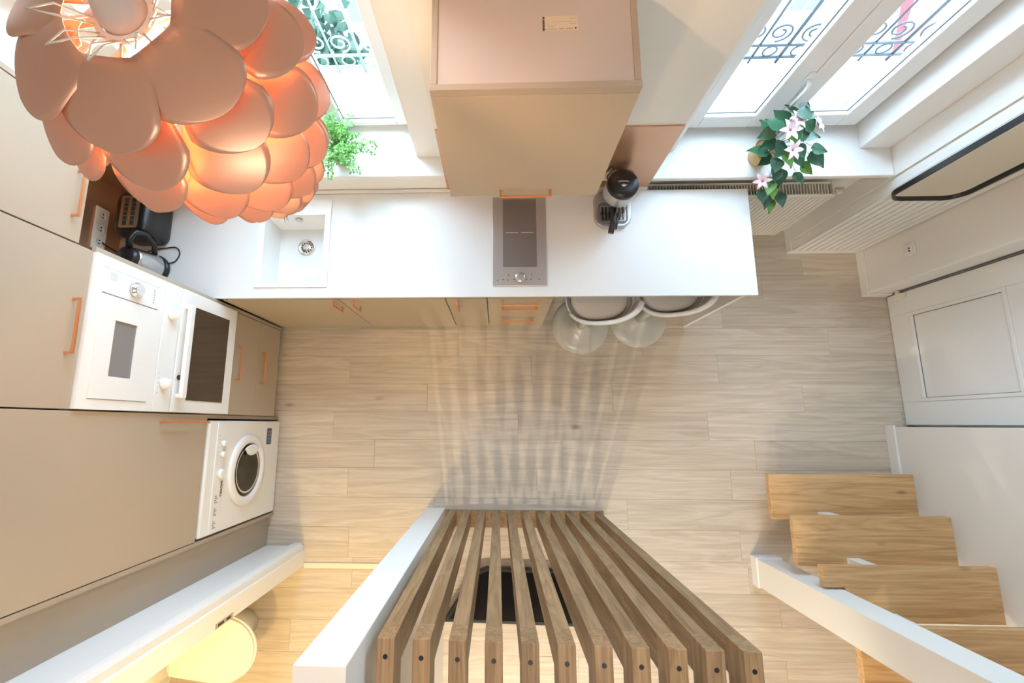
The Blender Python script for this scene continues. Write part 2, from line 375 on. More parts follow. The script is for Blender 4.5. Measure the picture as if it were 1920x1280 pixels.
# door in the right wall
d1 = sempty('door_1', (2.757, .44, 0))
xs, y0, y1 = 2.757, .0, .889
mm = MB().box(xs, xs+.04, y0, .150, .004, 2.07).box(xs, xs+.04, .742, y1, .004, 2.07).box(xs, xs+.04, .150, .742, .004, .160).box(xs, xs+.04, .150, .742, .785, .905).box(xs, xs+.04, .150, .742, 1.92, 2.07)
mm.build('door_leaf', WHITE, d1, .004)
for a, b in ((.160, .785), (.905, 1.92)):
    MB().box(xs+.012, xs+.034, .150, .742, a, b).build('door_panel', WHITE, d1)
    q = MB()
    for (u0, u1, v0, v1) in ((.150, .172, a, b), (.720, .742, a, b), (.172, .720, a, a+.022), (.172, .720, b-.022, b)): q.box(xs-.004, xs+.0118, u0, u1, v0, v1)
    q.build('panel_moulding', WHITE, d1, .003)
    q = MB()
    for (u0, u1, v0, v1) in ((.172, .175, a+.022, b-.022), (.717, .720, a+.022, b-.022), (.175, .717, a+.022, a+.025)): q.box(xs+.009, xs+.0118, u0, u1, v0, v1)
    q.build('panel_shade_strip', GREY, d1)  # solid grey strips stand in for the shade inside the moulding
MB().box(xs-.006, xs+.02, y1+.001, y1+.010, .06, 2.07).build('door_gap', GREY, d1)
hh = MB().box(xs-.030, xs-.001, .845, .880, .085, .165).box(xs-.022, xs-.001, .8805, .903, .10, .125).build('hinge', PLATE, d1, .004)

# outside: ledge, street, facade
struct(MB().box(-2.2, 2.6, 1.741, 2.02, .86, .99).build('trim_9', STONE, bev=.006))
struct(MB().box(-14, 16, 2.03, 16, -5.2, -5.0).build('floor_street', STREET))
fac = thing('facade_building', 'pale rendered building across the street with dark windows', 'building', (1, 8, -5))
MB().box(-8, 12, 7.4, 8.4, -5, 1.2).build('facade_wall', FACADE, fac)
MB().box(-8, 12, 7.25, 7.4, -5, -4.75).build('facade_plinth', STONE, fac)
for xw in (-6.5, -4.6, -2.75, -1.9, 3.3, 5.2, 8.6, 10.2):
    for zw in (-4.3, -1.6):
        f = MB().box(xw, xw+.62, 7.34, 7.40, zw, zw+1.7).build('window', PVC, fac)
        for k in range(2):
            for q in range(3):
                MB().box(xw+.05+k*.28, xw+.29+k*.28, 7.33, 7.345, zw+.06+q*.55, zw+.55+q*.55).build('window_pane', OVENG if False else mat('far_window_glass', (.12, .17, .22), .15) if 'far_window_glass' not in bpy.data.materials else bpy.data.materials['far_window_glass'], f)
aw = thing('awning', 'red awning on the building across the street', 'awning', (7.2, 7.3, -3.9))
MB().prism([(6.5, -4.3), (7.33, -3.9), (7.33, -3.5), (6.5, -4.15)], 7.0, 7.45, axis=0).build('canvas', REDM, aw)
# a shrub in a planter below the left window
sh = thing('shrub', 'dark green leafy shrub in a tub outside the left window', 'shrub', (-1.35, 2.7, -5))
MB().lathe([(.30, -5), (.38, -4.5), (.36, -4.5)], (-1.45, 2.7)).build('tub', POTG, sh)
MB().cyl((-1.45, 2.7, -4.5), (-1.45, 2.75, -.6), .06).build('trunk', STEM, sh)
m = MB()
for k in range(1500):
    a = R_.uniform(0, 2*PI); rr = R_.uniform(.05, .50)**.8; z = R_.uniform(-1.3, .36); c = Vector((-1.48+rr*.75*math.cos(a), 2.85+rr*.6*math.sin(a), z))
    d = Vector((R_.uniform(-1, 1), R_.uniform(-1, 1), R_.uniform(-.2, 1))).normalized(); e = d.orthogonal().normalized()
    L = .10; m.add([c, c+d*L*.5+e*.036, c+d*L, c+d*L*.5-e*.036], [(0, 1, 2, 3)])
f = m.build('foliage', mat('shrub_leaf', (.006, .035, .014), .5, var=.4, bscale=6), sh); f['kind'] = 'stuff'
# wrought iron railings
def spiral(cx, cz, r0, turns, a0, sgn=1, n=26):
    return [(cx+sgn*r0*(1-.75*k/n)*math.cos(a0+turns*2*PI*k/n), cz+r0*(1-.75*k/n)*math.sin(a0+turns*2*PI*k/n)) for k in range(n+1)]
def railing(x0, x1, label, m_, y=1.985):
    r = thing('iron_railing', label, 'railing', ((x0+x1)/2, y, .99))
    T = lambda pts, rad: MB().tube([(p[0], y, p[1]) for p in pts], rad, 6)
    for z, rad in ((1.03, .009), (1.115, .008), (1.98, .012)): T([(x0, z), (x1, z)], rad).build('rail', m_, r)
    n = round((x1-x0)/.155); st = (x1-x0)/n
    for k in range(n+1):
        x = x0+k*st; T([(x, .9895), (x, 1.98)], .006 if k % 2 else .0085).build('baluster', m_, r)
    for k in range(n):
        xc = x0+(k+.5)*st
        for zc, a0, tn in ((1.20, PI*1.5, 1.5), (1.55, PI/2, -1.5), (1.80, PI*1.5, 1.5)):
            s_ = 1 if k % 2 else -1
            T(spiral(xc-s_*.012, zc, .062, tn, a0, s_), .0055).build('scroll', m_, r)
        T([(xc+.034*math.cos(a*PI/10), 1.073+.034*math.sin(a*PI/10)) for a in range(21)], .0045).build('ring', m_, r)
    return r
railing(-1.95, -.15, 'scrolled wrought iron railing outside the left window, coloured pale for glare', IRON_GLARE)
railing(.65, 2.45, 'dark scrolled wrought iron railing outside the right window', IROND)

# ================================================================== KITCHEN
XF = -1.54       # front plane of the tall units
def door_px(parent, y0, y1, z0, z1, name='door', m_=TAUPE, x=XF, th=.019):
    return MB().box(x-th, x, y0+.002, y1-.002, z0+.002, z1-.002).build(name, m_, parent, .0012)
# tall oven column
ta = thing('tall_oven_cabinet', 'tall beige cabinet column holding the oven and microwave, left of the worktop', 'cabinet', (-1.84, .345, 0))
m = MB().box(-2.138, -1.561, .627, .645, .10, 2.75).box(-2.138, -1.561, .045, .063, .10, 2.75)
for z in (.10, .69, 1.315, 1.70, 2.732): m.box(-2.138, -1.561, .0635, .6265, z-(.018 if z > .2 else 0), z+(.018 if z < .2 else 0))
m.build('carcass', TAUPE2, ta)
MB().box(-2.10, -1.60, .045, .645, 0, .0995).build('plinth', TAUPE2, ta)
MB().box(XF-.019, XF, .6465, .666, .10, 1.70).build('filler_strip', TAUPE, ta, .001)
d = door_px(ta, .045, .645, .105, .385, 'drawer'); handle(d, (XF, .25, .345), (XF, .445, .345), (.028, 0, 0))
d = door_px(ta, .045, .645, .385, .705, 'drawer'); handle(d, (XF, .25, .645), (XF, .445, .645), (.028, 0, 0))
d = door_px(ta, .045, .645, 1.710, 2.75); handle(d, (XF, .245, 1.765), (XF, .440, 1.765), (.028, 0, 0))
# oven
ov = thing('oven', 'white built-in oven with dark glass door and two white knobs, below the microwave', 'oven', (-1.84, .345, .708))
MB().box(-2.10, -1.560, .066, .624, .712, 1.296).build('oven_body', GREY, ov)
d = MB().box(-1.5595, -1.522, .048, .642, .712, 1.196).build('oven_door', WHITE, ov, .003)
MB().box(-1.5218, -1.5190, .108, .572, .790, 1.100).build('door_glass', OVENG, d, .001)
q = MB().box(-1.503, -1.483, .115, .565, 1.150, 1.185).box(-1.5218, -1.503, .115, .135, 1.157, 1.178).box(-1.5218, -1.503, .545, .565, 1.157, 1.178).build('door_handle', WHITE, d, .004)
p = MB().box(-1.5595, -1.526, .048, .642, 1.202, 1.312).build('control_panel', WHITE, ov, .002)
for yk in (.499, .176): MB().lathe([(.026, -1.5255), (.025, -1.512), (.019, -1.506), (.018, -1.488), (.014, -1.485)], (yk, 1.262), 24, 0).build('knob', STOOLP, p)
MB().lathe([(.012, -1.5218), (.0115, -1.512), (.006, -1.510)], (.212, 1.168), 20, 0).build('timer_button', BLACK, d)
for k in range(9):
    MB().box(-1.5258, -1.5255, .13+.011*k, .134+.011*k, 1.294, 1.298).build('print_mark', GINK, p) if k % 2 == 0 else None
# microwave
mw = thing('microwave', 'white built-in microwave with round silver dial above the oven', 'microwave', (-1.84, .345, 1.318))
MB().box(-2.0, -1.560, .0675, .6225, 1.322, 1.677).build('microwave_body', GREY, mw)
fr = grid_slab([.048, .087, .600, .642], [1.316, 1.352, 1.660, 1.706], -1.5595, -1.528, {(1, 1)}, axis=0).build('trim_frame', WHITE, mw, .002)
MB().box(-1.5590, -1.531, .091, .497, 1.356, 1.656).build('door', WHITE, mw, .003) if False else None
d = grid_slab([.089, .178, .402, .494], [1.354, 1.458, 1.580, 1.658], -1.5590, -1.524, {(1, 1)}, axis=0).build('microwave_door', WHITE, mw, .003)
MB().box(-1.552, -1.530, .1785, .4015, 1.4585, 1.5795).build('door_window', mat('microwave_window', (.30, .30, .31), .15, .3), d)
p = MB().box(-1.5590, -1.524, .498, .598, 1.354, 1.658).build('control_panel', WHITE, mw, .003)
MB().lathe([(.033, -1.5238), (.033, -1.512), (.028, -1.508), (.027, -1.506), (.024, -1.500)], (.548, 1.500), 32, 0).build('dial', CHROME, p)
MB().box(-1.5238, -1.5232, .555, .585, 1.60, 1.635).build('display', mat('pale_display', (.70, .71, .70), .2), p)
for k in range(6): MB().box(-1.5238, -1.5234, .520+.011*k, .525+.011*k, 1.385, 1.392).build('print_mark', GINK, p)
# laundry column
tb = thing('tall_laundry_cabinet', 'tall plain beige cabinet above the washing machine', 'cabinet', (-1.84, -.29, 0))
m = MB().box(-2.138, -1.561, .022, .042, 0, 2.75).box(-2.138, -1.540, -.620, -.600, 0, 2.75).box(-2.138, -1.561, -.5995, .0215, .868, .886).box(-2.138, -1.561, -.5995, .0215, 2.732, 2.75)
m.build('carcass', TAUPE2, tb)
MB().box(XF-.045, XF-.0195, .023, .0425, .0, .866).build('filler_strip', TAUPE2, tb)
d = door_px(tb, -.598, .0435, .870, 2.75); handle(d, (XF, .002, .90), (XF, .002, 1.23), (.028, 0, 0))
# washing machine
wm = thing('washing_machine', 'white front-loading washing machine with round glass door', 'washing machine', (-1.84, -.29, 0))
WX = -1.535
MB().box(-2.10, WX-.03, -.590, .012, .012, .855).build('body', WHITE, wm, .006)
MB().box(WX-.0295, WX, -.590, .012, .012, .850).build('front_panel', WHITE, wm, .010)
for yy in (-.55, -.03):
    for xx in (-2.05, -1.62): MB().cyl((xx, yy, 0), (xx, yy, .0118), .02).build('foot', BLACK, wm)
p = MB().box(WX+.0004, WX+.006, -.580, .002, .690, .780).build('control_strip', WHITE, wm, .003)
DY, DZ = -.280, .428
MB().lathe([(.208, WX+.0005), (.209, WX+.010), (.200, WX+.018), (.170, WX+.021), (.160, WX+.017), (.155, WX+.010), (.155, WX+.0006)], (DY, DZ), 48, 0, cap=False).build('door_ring', STOOLP, wm)
MB().lathe([(.1545, WX+.001), (.150, WX+.007), (.135, WX+.009), (.08, WX+.006), (.03, WX+.002)], (DY, DZ), 40, 0).build('door_bowl', mat('smoked_bowl_glass', (.018, .016, .013), .12, spec=.3), wm)
MB().lathe([(.136, WX+.0095), (.131, WX+.012), (.126, WX+.0088)], (DY, DZ), 40, 0, cap=False).build('bowl_rim', CHROME, wm)
pts = [(DY+.15*math.cos(a), DZ+.15*math.sin(a)) for a in [math.radians(t) for t in range(-32, 33, 8)]]+[(DY+.095, DZ+.05), (DY+.086, DZ+.02), (DY+.088, DZ-.02), (DY+.098, DZ-.05)]
MB().prism(pts, WX+.021, WX+.033, axis=0).build('door_grip', STOOLP, wm, .004)
for yk, zk, rk in ((-.113, .722, .017), (-.172, .722, .017), (-.275, .722, .026)):
    MB().lathe([(rk, WX+.0062), (rk*.95, WX+.020), (rk*.7, WX+.026)], (yk, zk), 24, 0).build('knob', WHITE, p)
MB().box(WX+.0062, WX+.0070, -.575, -.345, .700, .775).build('detergent_drawer', WHITE, p, .002)
text(p, 'INDESIT', .024, INK, (WX+.0075, -.315, .690), (0, -1, 0), (0, 0, 1), bold=.0006)
for k in range(3):
    for j in range(4):
        MB().box(WX+.0071, WX+.0074, -.395-.065*k-.011*j, -.388-.065*k-.011*j, .735-.012*(j % 2), .752).build('print_mark', GINK, p)
for k in range(8): MB().box(WX+.0061, WX+.0064, -.07-.022*k, -.066-.022*k, .752, .760).build('print_mark', GINK, p)
MB().box(WX+.0004, WX+.0012, -.140, -.035, .135, .200).build('energy_label', BLUEL, wm)
for k in range(4): MB().box(WX+.0013, WX+.0016, -.13+.022*k, -.118+.022*k, .145, .15+.04).build('label_bar', mat('label_pale_blue%d' % k, (.15+.05*k, .22, .30), .5), wm)
# corner upper cupboard
uc = thing('corner_wall_cupboard', 'beige wall cupboard over the dark corner of the worktop', 'cupboard', (-1.84, .88, 1.775))
MB().box(-2.138, -1.561, .6465, 1.085, 1.777, 2.75).build('carcass', TAUPE2, uc)
d = door_px(uc, .6465, 1.082, 1.775, 2.75); handle(d, (XF, .738, 1.825), (XF, .911, 1.825), (.028, 0, 0))
MB().box(XF-.019, XF-.001, 1.086, 1.104, 1.775, 2.75).build('filler_strip', TAUPE, uc)
struct(MB().box(-2.138, -1.600, 1.106, 1.2945, 1.775, 4.29).build('wall_corner_boxing', WALL))
# backsplashes
def splash(label, *a, m_=COPB): return tag(MB().box(*a).build('backsplash_panel', m_, None, .001), label, 'backsplash')
splash('dark copper backsplash on the left wall behind toaster and kettle', -2.1395, -2.132, .647, 1.2875, .9015, 1.773)
splash('dark copper backsplash on the short wall left of the sink window', -2.131, -1.605, 1.2865, 1.2945, .9015, 1.773)
splash('pinkish copper backsplash under and beside the hood cabinet', -.279, .829, 1.2865, 1.2945, .921, 1.465)
tag(MB().box(-1.60, .829, 1.276, 1.2915, .9005, .920).build('upstand', WORK, None, .002), 'narrow white upstand strip along the back of the worktop', 'upstand')

# worktop with cut-outs
xs_ = [-2.138, -1.322, -.945, -.018, .258, 1.375]; ys_ = [.672, .742, .832, 1.232, 1.290]
wt = grid_slab(xs_, [.672, .738, 1.228, 1.2755], .880, .900, {(1, 1), (3, 1)})
wto = tag(wt.build('worktop', WORK, None, .0015), 'long white laminate worktop under the windows', 'worktop')
wt2 = thing('worktop_end_panel', 'thin white panel leg carrying the right end of the worktop', 'panel', (1.335, .98, 0))
MB().box(1.322, 1.342, .684, 1.275, 0, .8795).build('panel', WHITE, wt2, .001)
# sink
sk = thing('sink', 'white square composite sink set in the worktop', 'sink', (-1.133, .98, .74))
g = grid_slab([-1.336, -1.303, -.965, -.932], [.731, .757, 1.150, 1.240], .9005, .907, {(1, 1)}); g.build('sink_rim', WHITE, sk, .003)
q = MB(); o4 = [(-1.3045, .7555), (-.9635, .7555), (-.9635, 1.1515), (-1.3045, 1.1515)]; i4 = [(-1.285, .775), (-.983, .775), (-.983, 1.132), (-1.285, 1.132)]
b4 = [(-1.310, .745), (-.957, .745), (-.957, 1.160), (-1.310, 1.160)]
q.rings([[(a, b, .9035) for a, b in o4], [(a, b, .745) for a, b in i4]], False, False)
q.add([(a, b, .745) for a, b in i4], [(0, 1, 2, 3)])
q.rings([[(a, b, .9004) for a, b in b4], [(a, b, .735) for a, b in b4]], False, False); q.add([(a, b, .735) for a, b in b4], [(3, 2, 1, 0)])
q.build('bowl', WHITE, sk)
dr = MB().lathe([(.051, .7455), (.051, .749), (.045, .750), (.040, .7475), (.008, .7475), (.006, .752), (.001, .752)], (-1.125, 1.018), 32).build('drain', CHROME, sk)
m = MB()
for k in range(12):
    a = 2*PI*k/12; m.cyl((-1.125+.028*math.cos(a), 1.018+.028*math.sin(a), .7476), (-1.125+.028*math.cos(a), 1.018+.028*math.sin(a), .7482), .0048, n=8)
m.build('drain_holes', BLACK, dr)
MB().lathe([(.020, 1.134), (.020, 1.141), (.010, 1.142)], (.862, -1.133), 24, 1).build('overflow', CHROME, sk)
# tap
tp = thing('tap', 'small chrome mixer tap behind the sink bowl', 'tap', (-1.150, 1.197, .907))
MB().lathe([(.026, .9075), (.024, .915), (.019, .920), (.019, 1.01), (.017, 1.03)], (-1.150, 1.197), 24).build('tap_body', CHROME, tp)
MB().tube([(-1.150, 1.19, .99), (-1.148, 1.15, 1.005), (-1.145, 1.09, 1.0), (-1.144, 1.075, .985)], [.014, .013, .012, .011], 12).build('spout', CHROME, tp)
MB().tube([(-1.150, 1.197, 1.03), (-1.150, 1.20, 1.045), (-1.12, 1.17, 1.07)], [.018, .014, .006], 10).build('lever', CHROME, tp)
# hob
hb = thing('hob', 'narrow two-zone glass hob with a round dial in the worktop', 'hob', (.120, .985, .90))
MB().box(-.0165, .2565, .7395, 1.2265, .885, .9003).build('hob_body', GREY, hb)
MB().box(-.026, .267, .729, 1.242, .9005, .906).build('hob_glass', HOBM, hb, .002)
MB().box(.030, .214, .835, 1.229, .9062, .9066).build('cooking_zone', HOBD, hb)
for a, b in ((.048, .112), (.130, .196)): MB().box(a, b, 1.030, 1.034, .9067, .9069).build('zone_mark', mat('pale_print', (.5, .48, .46), .5) if a < .1 else bpy.data.materials['pale_print'], hb)
MB().lathe([(.027, .9062), (.027, .915), (.024, .918), (.001, .918)], (.121, .775), 32).build('dial', CHROME, hb)
MB().lathe([(.022, .9182), (.021, .9188), (.001, .9188)], (.121, .775), 32).build('dial_cap', SILVER, hb)
for xx, yy in ((.0, .76), (.03, .765), (.055, .762), (.06, .79), (.09, .765), (.155, .765), (.18, .765), (.185, .79), (.225, .765)):
    MB().box(xx-.003, xx+.003, yy-.003, yy+.003, .9062, .9064).build('print_mark', INK, hb)
# base units
YF = .667
def front(parent, x0, x1, z0, z1, name='door'): return MB().box(x0+.0022, x1-.0022, YF, YF+.018, z0+.002, z1-.002).build(name, TAUPE, parent, .0012)
def base_unit(name, label, x0, x1):
    t = thing(name, label, 'cabinet', ((x0+x1)/2, .96, 0))
    mm = MB().box(x0, x0+.016, YF+.020, 1.26, .10, .8795).box(x1-.016, x1, YF+.020, 1.26, .10, .8795).box(x0+.0165, x1-.0165, YF+.020, 1.26, .10, .116).box(x0+.0165, x1-.0165, 1.244, 1.26, .1165, .70)
    mm.build('carcass', TAUPE2, t)
    MB().box(x0, x1, YF+.045, YF+.060, 0, .0995).build('plinth', TAUPE2, t); return t
c1 = base_unit('sink_base_cabinet', 'beige base cabinet with two doors under the sink', -1.50, -.285)
d = front(c1, -1.50, -.872, .135, .872); handle(d, (-.907, YF, .70), (-.907, YF, .86), (0, -.028, 0))
d = front(c1, -.872, -.285, .135, .872); handle(d, (-.800, YF, .70), (-.800, YF, .86), (0, -.028, 0))
MB().box(-1.520, -1.503, YF+.001, YF+.016, .135, .872).build('filler_strip', TAUPE, c1)
c2 = base_unit('narrow_base_cabinet', 'narrow beige base cabinet between the sink doors and the drawers', -.284, -.058)
d = front(c2, -.284, -.058, .135, .872); handle(d, (-.224, YF, .70), (-.224, YF, .86), (0, -.028, 0))
c3 = base_unit('drawer_base_cabinet', 'beige base cabinet with three drawers under the hob', -.057, .305)
for z0, z1, zh in ((.765, .872, .84), (.455, .765, .725), (.135, .455, .415)):
    d = front(c3, -.057, .305, z0, z1, 'drawer'); handle(d, (.030, YF, zh), (.222, YF, zh), (0, -.028, 0))
# hood cabinet
hc = thing('hood_wall_cabinet', 'large beige wall cabinet over the hob with copper handle at its lower edge', 'cabinet', (.11, 1.13, 1.5))
for xx in (-.195, .398): MB().box(xx, xx+.019, .975, 1.2855, 1.50, 2.16).build('side_panel', TAUPE2, hc, .001)
MB().box(-.1755, .3975, .975, 1.2855, 2.140, 2.156).build('top_board', CAPW, hc)
MB().box(-.1755, .3975, .975, 1.2855, 1.505, 1.521).build('bottom_board', CAPW, hc)
MB().box(-.1755, .3975, 1.270, 1.2855, 1.522, 2.139).build('back_board', CAPW, hc)
d = MB().box(-.197, .419, .954, .973, 1.497, 2.130).build('lift_up_door', TAUPE, hc, .0012); handle(d, (.014, .954, 1.545), (.219, .954, 1.545), (0, -.028, 0))
MB().box(-.197, .419, .954, .974, 2.132, 2.160).build('front_rail', TAUPE2, hc, .001)
lb = MB().box(.143, .240, 1.147, 1.197, 2.1562, 2.1566).build('maker_label', LBL, hc)
for (a, b, c, e) in ((.165, .236, 1.176, 1.1775), (.150, .175, 1.1645, 1.1655), (.150, .151, 1.1645, 1.171), (.175, .176, 1.1645, 1.171), (.215, .236, 1.169, 1.171), (.152, .170, 1.159, 1.161), (.143, .180, 1.1505, 1.1535), (.185, .20, 1.1505, 1.155), (.204, .226, 1.151, 1.155), (.218, .236, 1.187, 1.189)):
    MB().box(a, b, c, e, 2.1567, 2.1569).build('print_line', GINK, lb)
MB().cyl((.234, 1.1545, 2.1567), (.234, 1.1545, 2.1570), .003).build('print_dot', INK, lb)
for k, (a, b) in enumerate(((1.147, 1.160), (1.1615, 1.169), (1.170, 1.177), (1.178, 1.184))): MB().box(.1365, .1425, a, b, 2.1561, 2.1563).build('print_block', INK, lb)
MB().box(.1365, .1425, 1.187, 1.195, 2.1561, 2.1563).box(.138, .141, 1.189, 1.193, 2.1564, 2.1565).build('print_block', INK, lb)
# sockets
so = thing('triple_socket', 'white triple wall socket above the kettle', 'socket', (-2.1315, 1.02, 1.05))
MB().box(-2.1315, -2.121, .900, 1.135, 1.008, 1.092).build('plate', PLATE, so, .003)
for yk in (.945, 1.018, 1.091):
    s_ = MB().lathe([(.027, -2.1208), (.027, -2.1195), (.022, -2.1195), (.021, -2.1205), (.001, -2.1205)], (yk, 1.05), 24, 0).build('outlet', WHITE, so)
    MB().cyl((-2.1204, yk-.009, 1.05), (-2.1192, yk-.009, 1.05), .0045, n=10).cyl((-2.1204, yk+.009, 1.05), (-2.1192, yk+.009, 1.05), .0045, n=10).build('outlet_hole', BLACK, s_)
so = thing('double_socket', 'white wall socket on the copper panel behind the coffee machine', 'socket', (.63, 1.286, 1.05))
MB().box(.53, .705, 1.276, 1.2863, 1.008, 1.092).build('plate', PLATE, so, .003)
s_ = MB().lathe([(.027, 1.2758), (.027, 1.2740), (.020, 1.2755), (.001, 1.2755)], (1.05, .660), 24, 1).build('outlet', WHITE, so)
so = thing('single_socket', 'white single socket low on the wall beside the mirror', 'socket', (2.599, 1.084, .436))
MB().box(2.589, 2.5995, 1.045, 1.125, .396, .476).build('plate', PLATE, so, .003)
MB().lathe([(.027, 2.5888), (.027, 2.587), (.020, 2.5885), (.001, 2.5885)], (1.085, .436), 24, 0).build('outlet', WHITE, so)
MB().cyl((2.5884, 1.077, .436), (2.5868, 1.077, .436), .006, n=10).cyl((2.5884, 1.093, .436), (2.5868, 1.093, .436), .006, n=10).build('outlet_hole', BLACK, so)

# toaster
ts = thing('toaster', 'black two-slot toaster in the corner of the worktop', 'toaster', (-1.93, 1.09, .901))
q = MB(); R3 = []
for z, e in ((.908, 0), (.93, .004), (1.04, .0), (1.075, -.006), (1.090, -.020), (1.094, -.032)):
    R3.append([(a, b, z) for a, b in rrect(-2.035-e, -1.840+e, .975-e, 1.215+e, .045)])
q.rings(R3, True, True); q.build('toaster_body', BLACK, ts)
MB().prism(rrect(-2.01, -1.86, 1.0, 1.19, .02), .9012, .9078).build('toaster_foot', GREY, ts)
g = MB().prism(rrect(-1.990, -1.890, 1.005, 1.185, .012), 1.0942, 1.0962).build('top_plate', mat('brass_tinted_steel', (.45, .36, .24), .3, .8), ts)
for xx in (-1.960, -1.920):
    s_ = MB().box(xx-.011, xx+.011, 1.02, 1.17, 1.0964, 1.0970).build('slot', DGREY, g)
    for k in range(5): MB().box(xx-.011, xx+.011, 1.045+.025*k, 1.0475+.025*k, 1.0971, 1.0975).build('slot_wire', STEEL, s_)
MB().box(-1.955, -1.925, 1.2195, 1.240, 1.02, 1.035).build('lever', BLACK, ts, .003)
# kettle (axis vertical)
kt = thing('kettle', 'steel kettle with black lid and looped black handle beside the toaster', 'kettle', (-1.905, .835, .9005))
kc = (-1.905, .835)
MB().lathe([(.083, .9008), (.084, .912), (.078, .925)], kc).build('kettle_base', BLACK, kt)
MB().lathe([(.076, .9255), (.078, .945), (.074, 1.0), (.064, 1.085), (.060, 1.098)], kc, 40).build('kettle_body', STEEL, kt)
MB().lathe([(.060, 1.0985), (.059, 1.118), (.045, 1.130), (.012, 1.135)], kc, 40).build('kettle_lid', BLACK, kt)
MB().tube([(-1.895, .885, 1.118), (-1.880, .925, 1.142), (-1.862, .965, 1.130), (-1.850, .975, 1.08), (-1.855, .945, 1.0), (-1.872, .905, .965)], [.016, .017, .016, .014, .013, .014], 12).build('handle', BLACK, kt)
MB().prism([(-1.940, .765), (-1.925, .745), (-1.900, .765)], 1.05, 1.095).build('spout', STEEL, kt, .004)
MB().tube(smooth([(-1.83, .872, .908), (-1.795, .885, .906), (-1.775, .93, .906), (-1.80, .965, .906), (-1.86, .962, .906), (-1.93, .95, .906), (-2.0, .93, .91), (-2.08, .92, .93), (-2.11, .935, .99), (-2.112, .945, 1.04)]), .0035).build('cord', BLACK, kt)

# coffee machine
cf = thing('coffee_machine', 'grey espresso machine with round black lid on the worktop', 'coffee machine', (.63, 1.15, .9005))
MB().prism(rrect(.528, .728, 1.050, 1.262, .06, 8), .901, .928).build('base', SILVER, cf, .006, 3)
MB().prism(rrect(.548, .708, 1.068, 1.190, .03), .9282, .931).build('tray_rim', GREY, cf)
q = MB().prism(rrect(.560, .696, 1.080, 1.170, .008), .9312, .934).build('drip_tray', CHROME, cf, .001)
for k in range(7): MB().box(.568+.018*k, .576+.018*k, 1.088, 1.162, .9342, .9346).build('tray_slot', BLACK, q)
MB().prism(rrect(.575, .690, 1.195, 1.262, .02), .9282, 1.15).build('column', SILVER, cf, .004)
MB().lathe([(.056, 1.075), (.070, 1.080), (.074, 1.085)], (.618, 1.160), 40).build('brew_head', BLACK, cf)
MB().lathe([(.074, 1.0855), (.078, 1.10), (.080, 1.170), (.078, 1.178)], (.618, 1.160), 48).build('head_drum', SILVER, cf)
l_ = MB().lathe([(.078, 1.1785), (.0775, 1.194), (.072, 1.203), (.045, 1.207), (.001, 1.208)], (.618, 1.160), 48).build('lid', BLACK, cf)
MB().box(.590, .646, 1.1645, 1.1665, 1.2075, 1.2086).box(.598, .638, 1.169, 1.170, 1.2075, 1.2086).build('lid_print', WINK, l_)
MB().prism([(.605, 1.150), (.609, 1.141), (.618, 1.138), (.628, 1.142), (.632, 1.152), (.623, 1.147), (.618, 1.155), (.613, 1.147)], 1.2070, 1.2086).build('lid_emblem', WINK, l_)
MB().tube([(.607, 1.105, 1.065), (.596, 1.03, 1.055), (.583, .965, 1.045)], [.011, .014, .015], 12).build('filter_handle', BLACK, cf)
MB().cyl((.612, 1.14, 1.045), (.612, 1.14, 1.0745), .034).build('filter_holder', CHROME, cf)
MB().tube([(.640, 1.10, .985), (.628, 1.05, .99), (.618, 1.012, .99)], [.009, .011, .012], 12).build('jug_handle', BLACK, cf)
MB().lathe([(.034, .9348), (.040, .95), (.038, .985), (.030, .992)], (.640, 1.125), 28, cap=False).build('glass_jug', glassmat('jug_glass', (.55, .55, .55), .1), cf)
MB().tube([(.684, 1.175, 1.13), (.700, 1.170, 1.14), (.698, 1.155, 1.12)], .008).build('steam_knob', BLACK, cf)
MB().tube(smooth([(.60, 1.262, 1.0), (.575, 1.272, 1.06), (.585, 1.262, 1.14), (.565, 1.250, 1.20), (.548, 1.262, 1.10), (.555, 1.272, 1.05)]), .0035).build('cord', BLACK, cf)

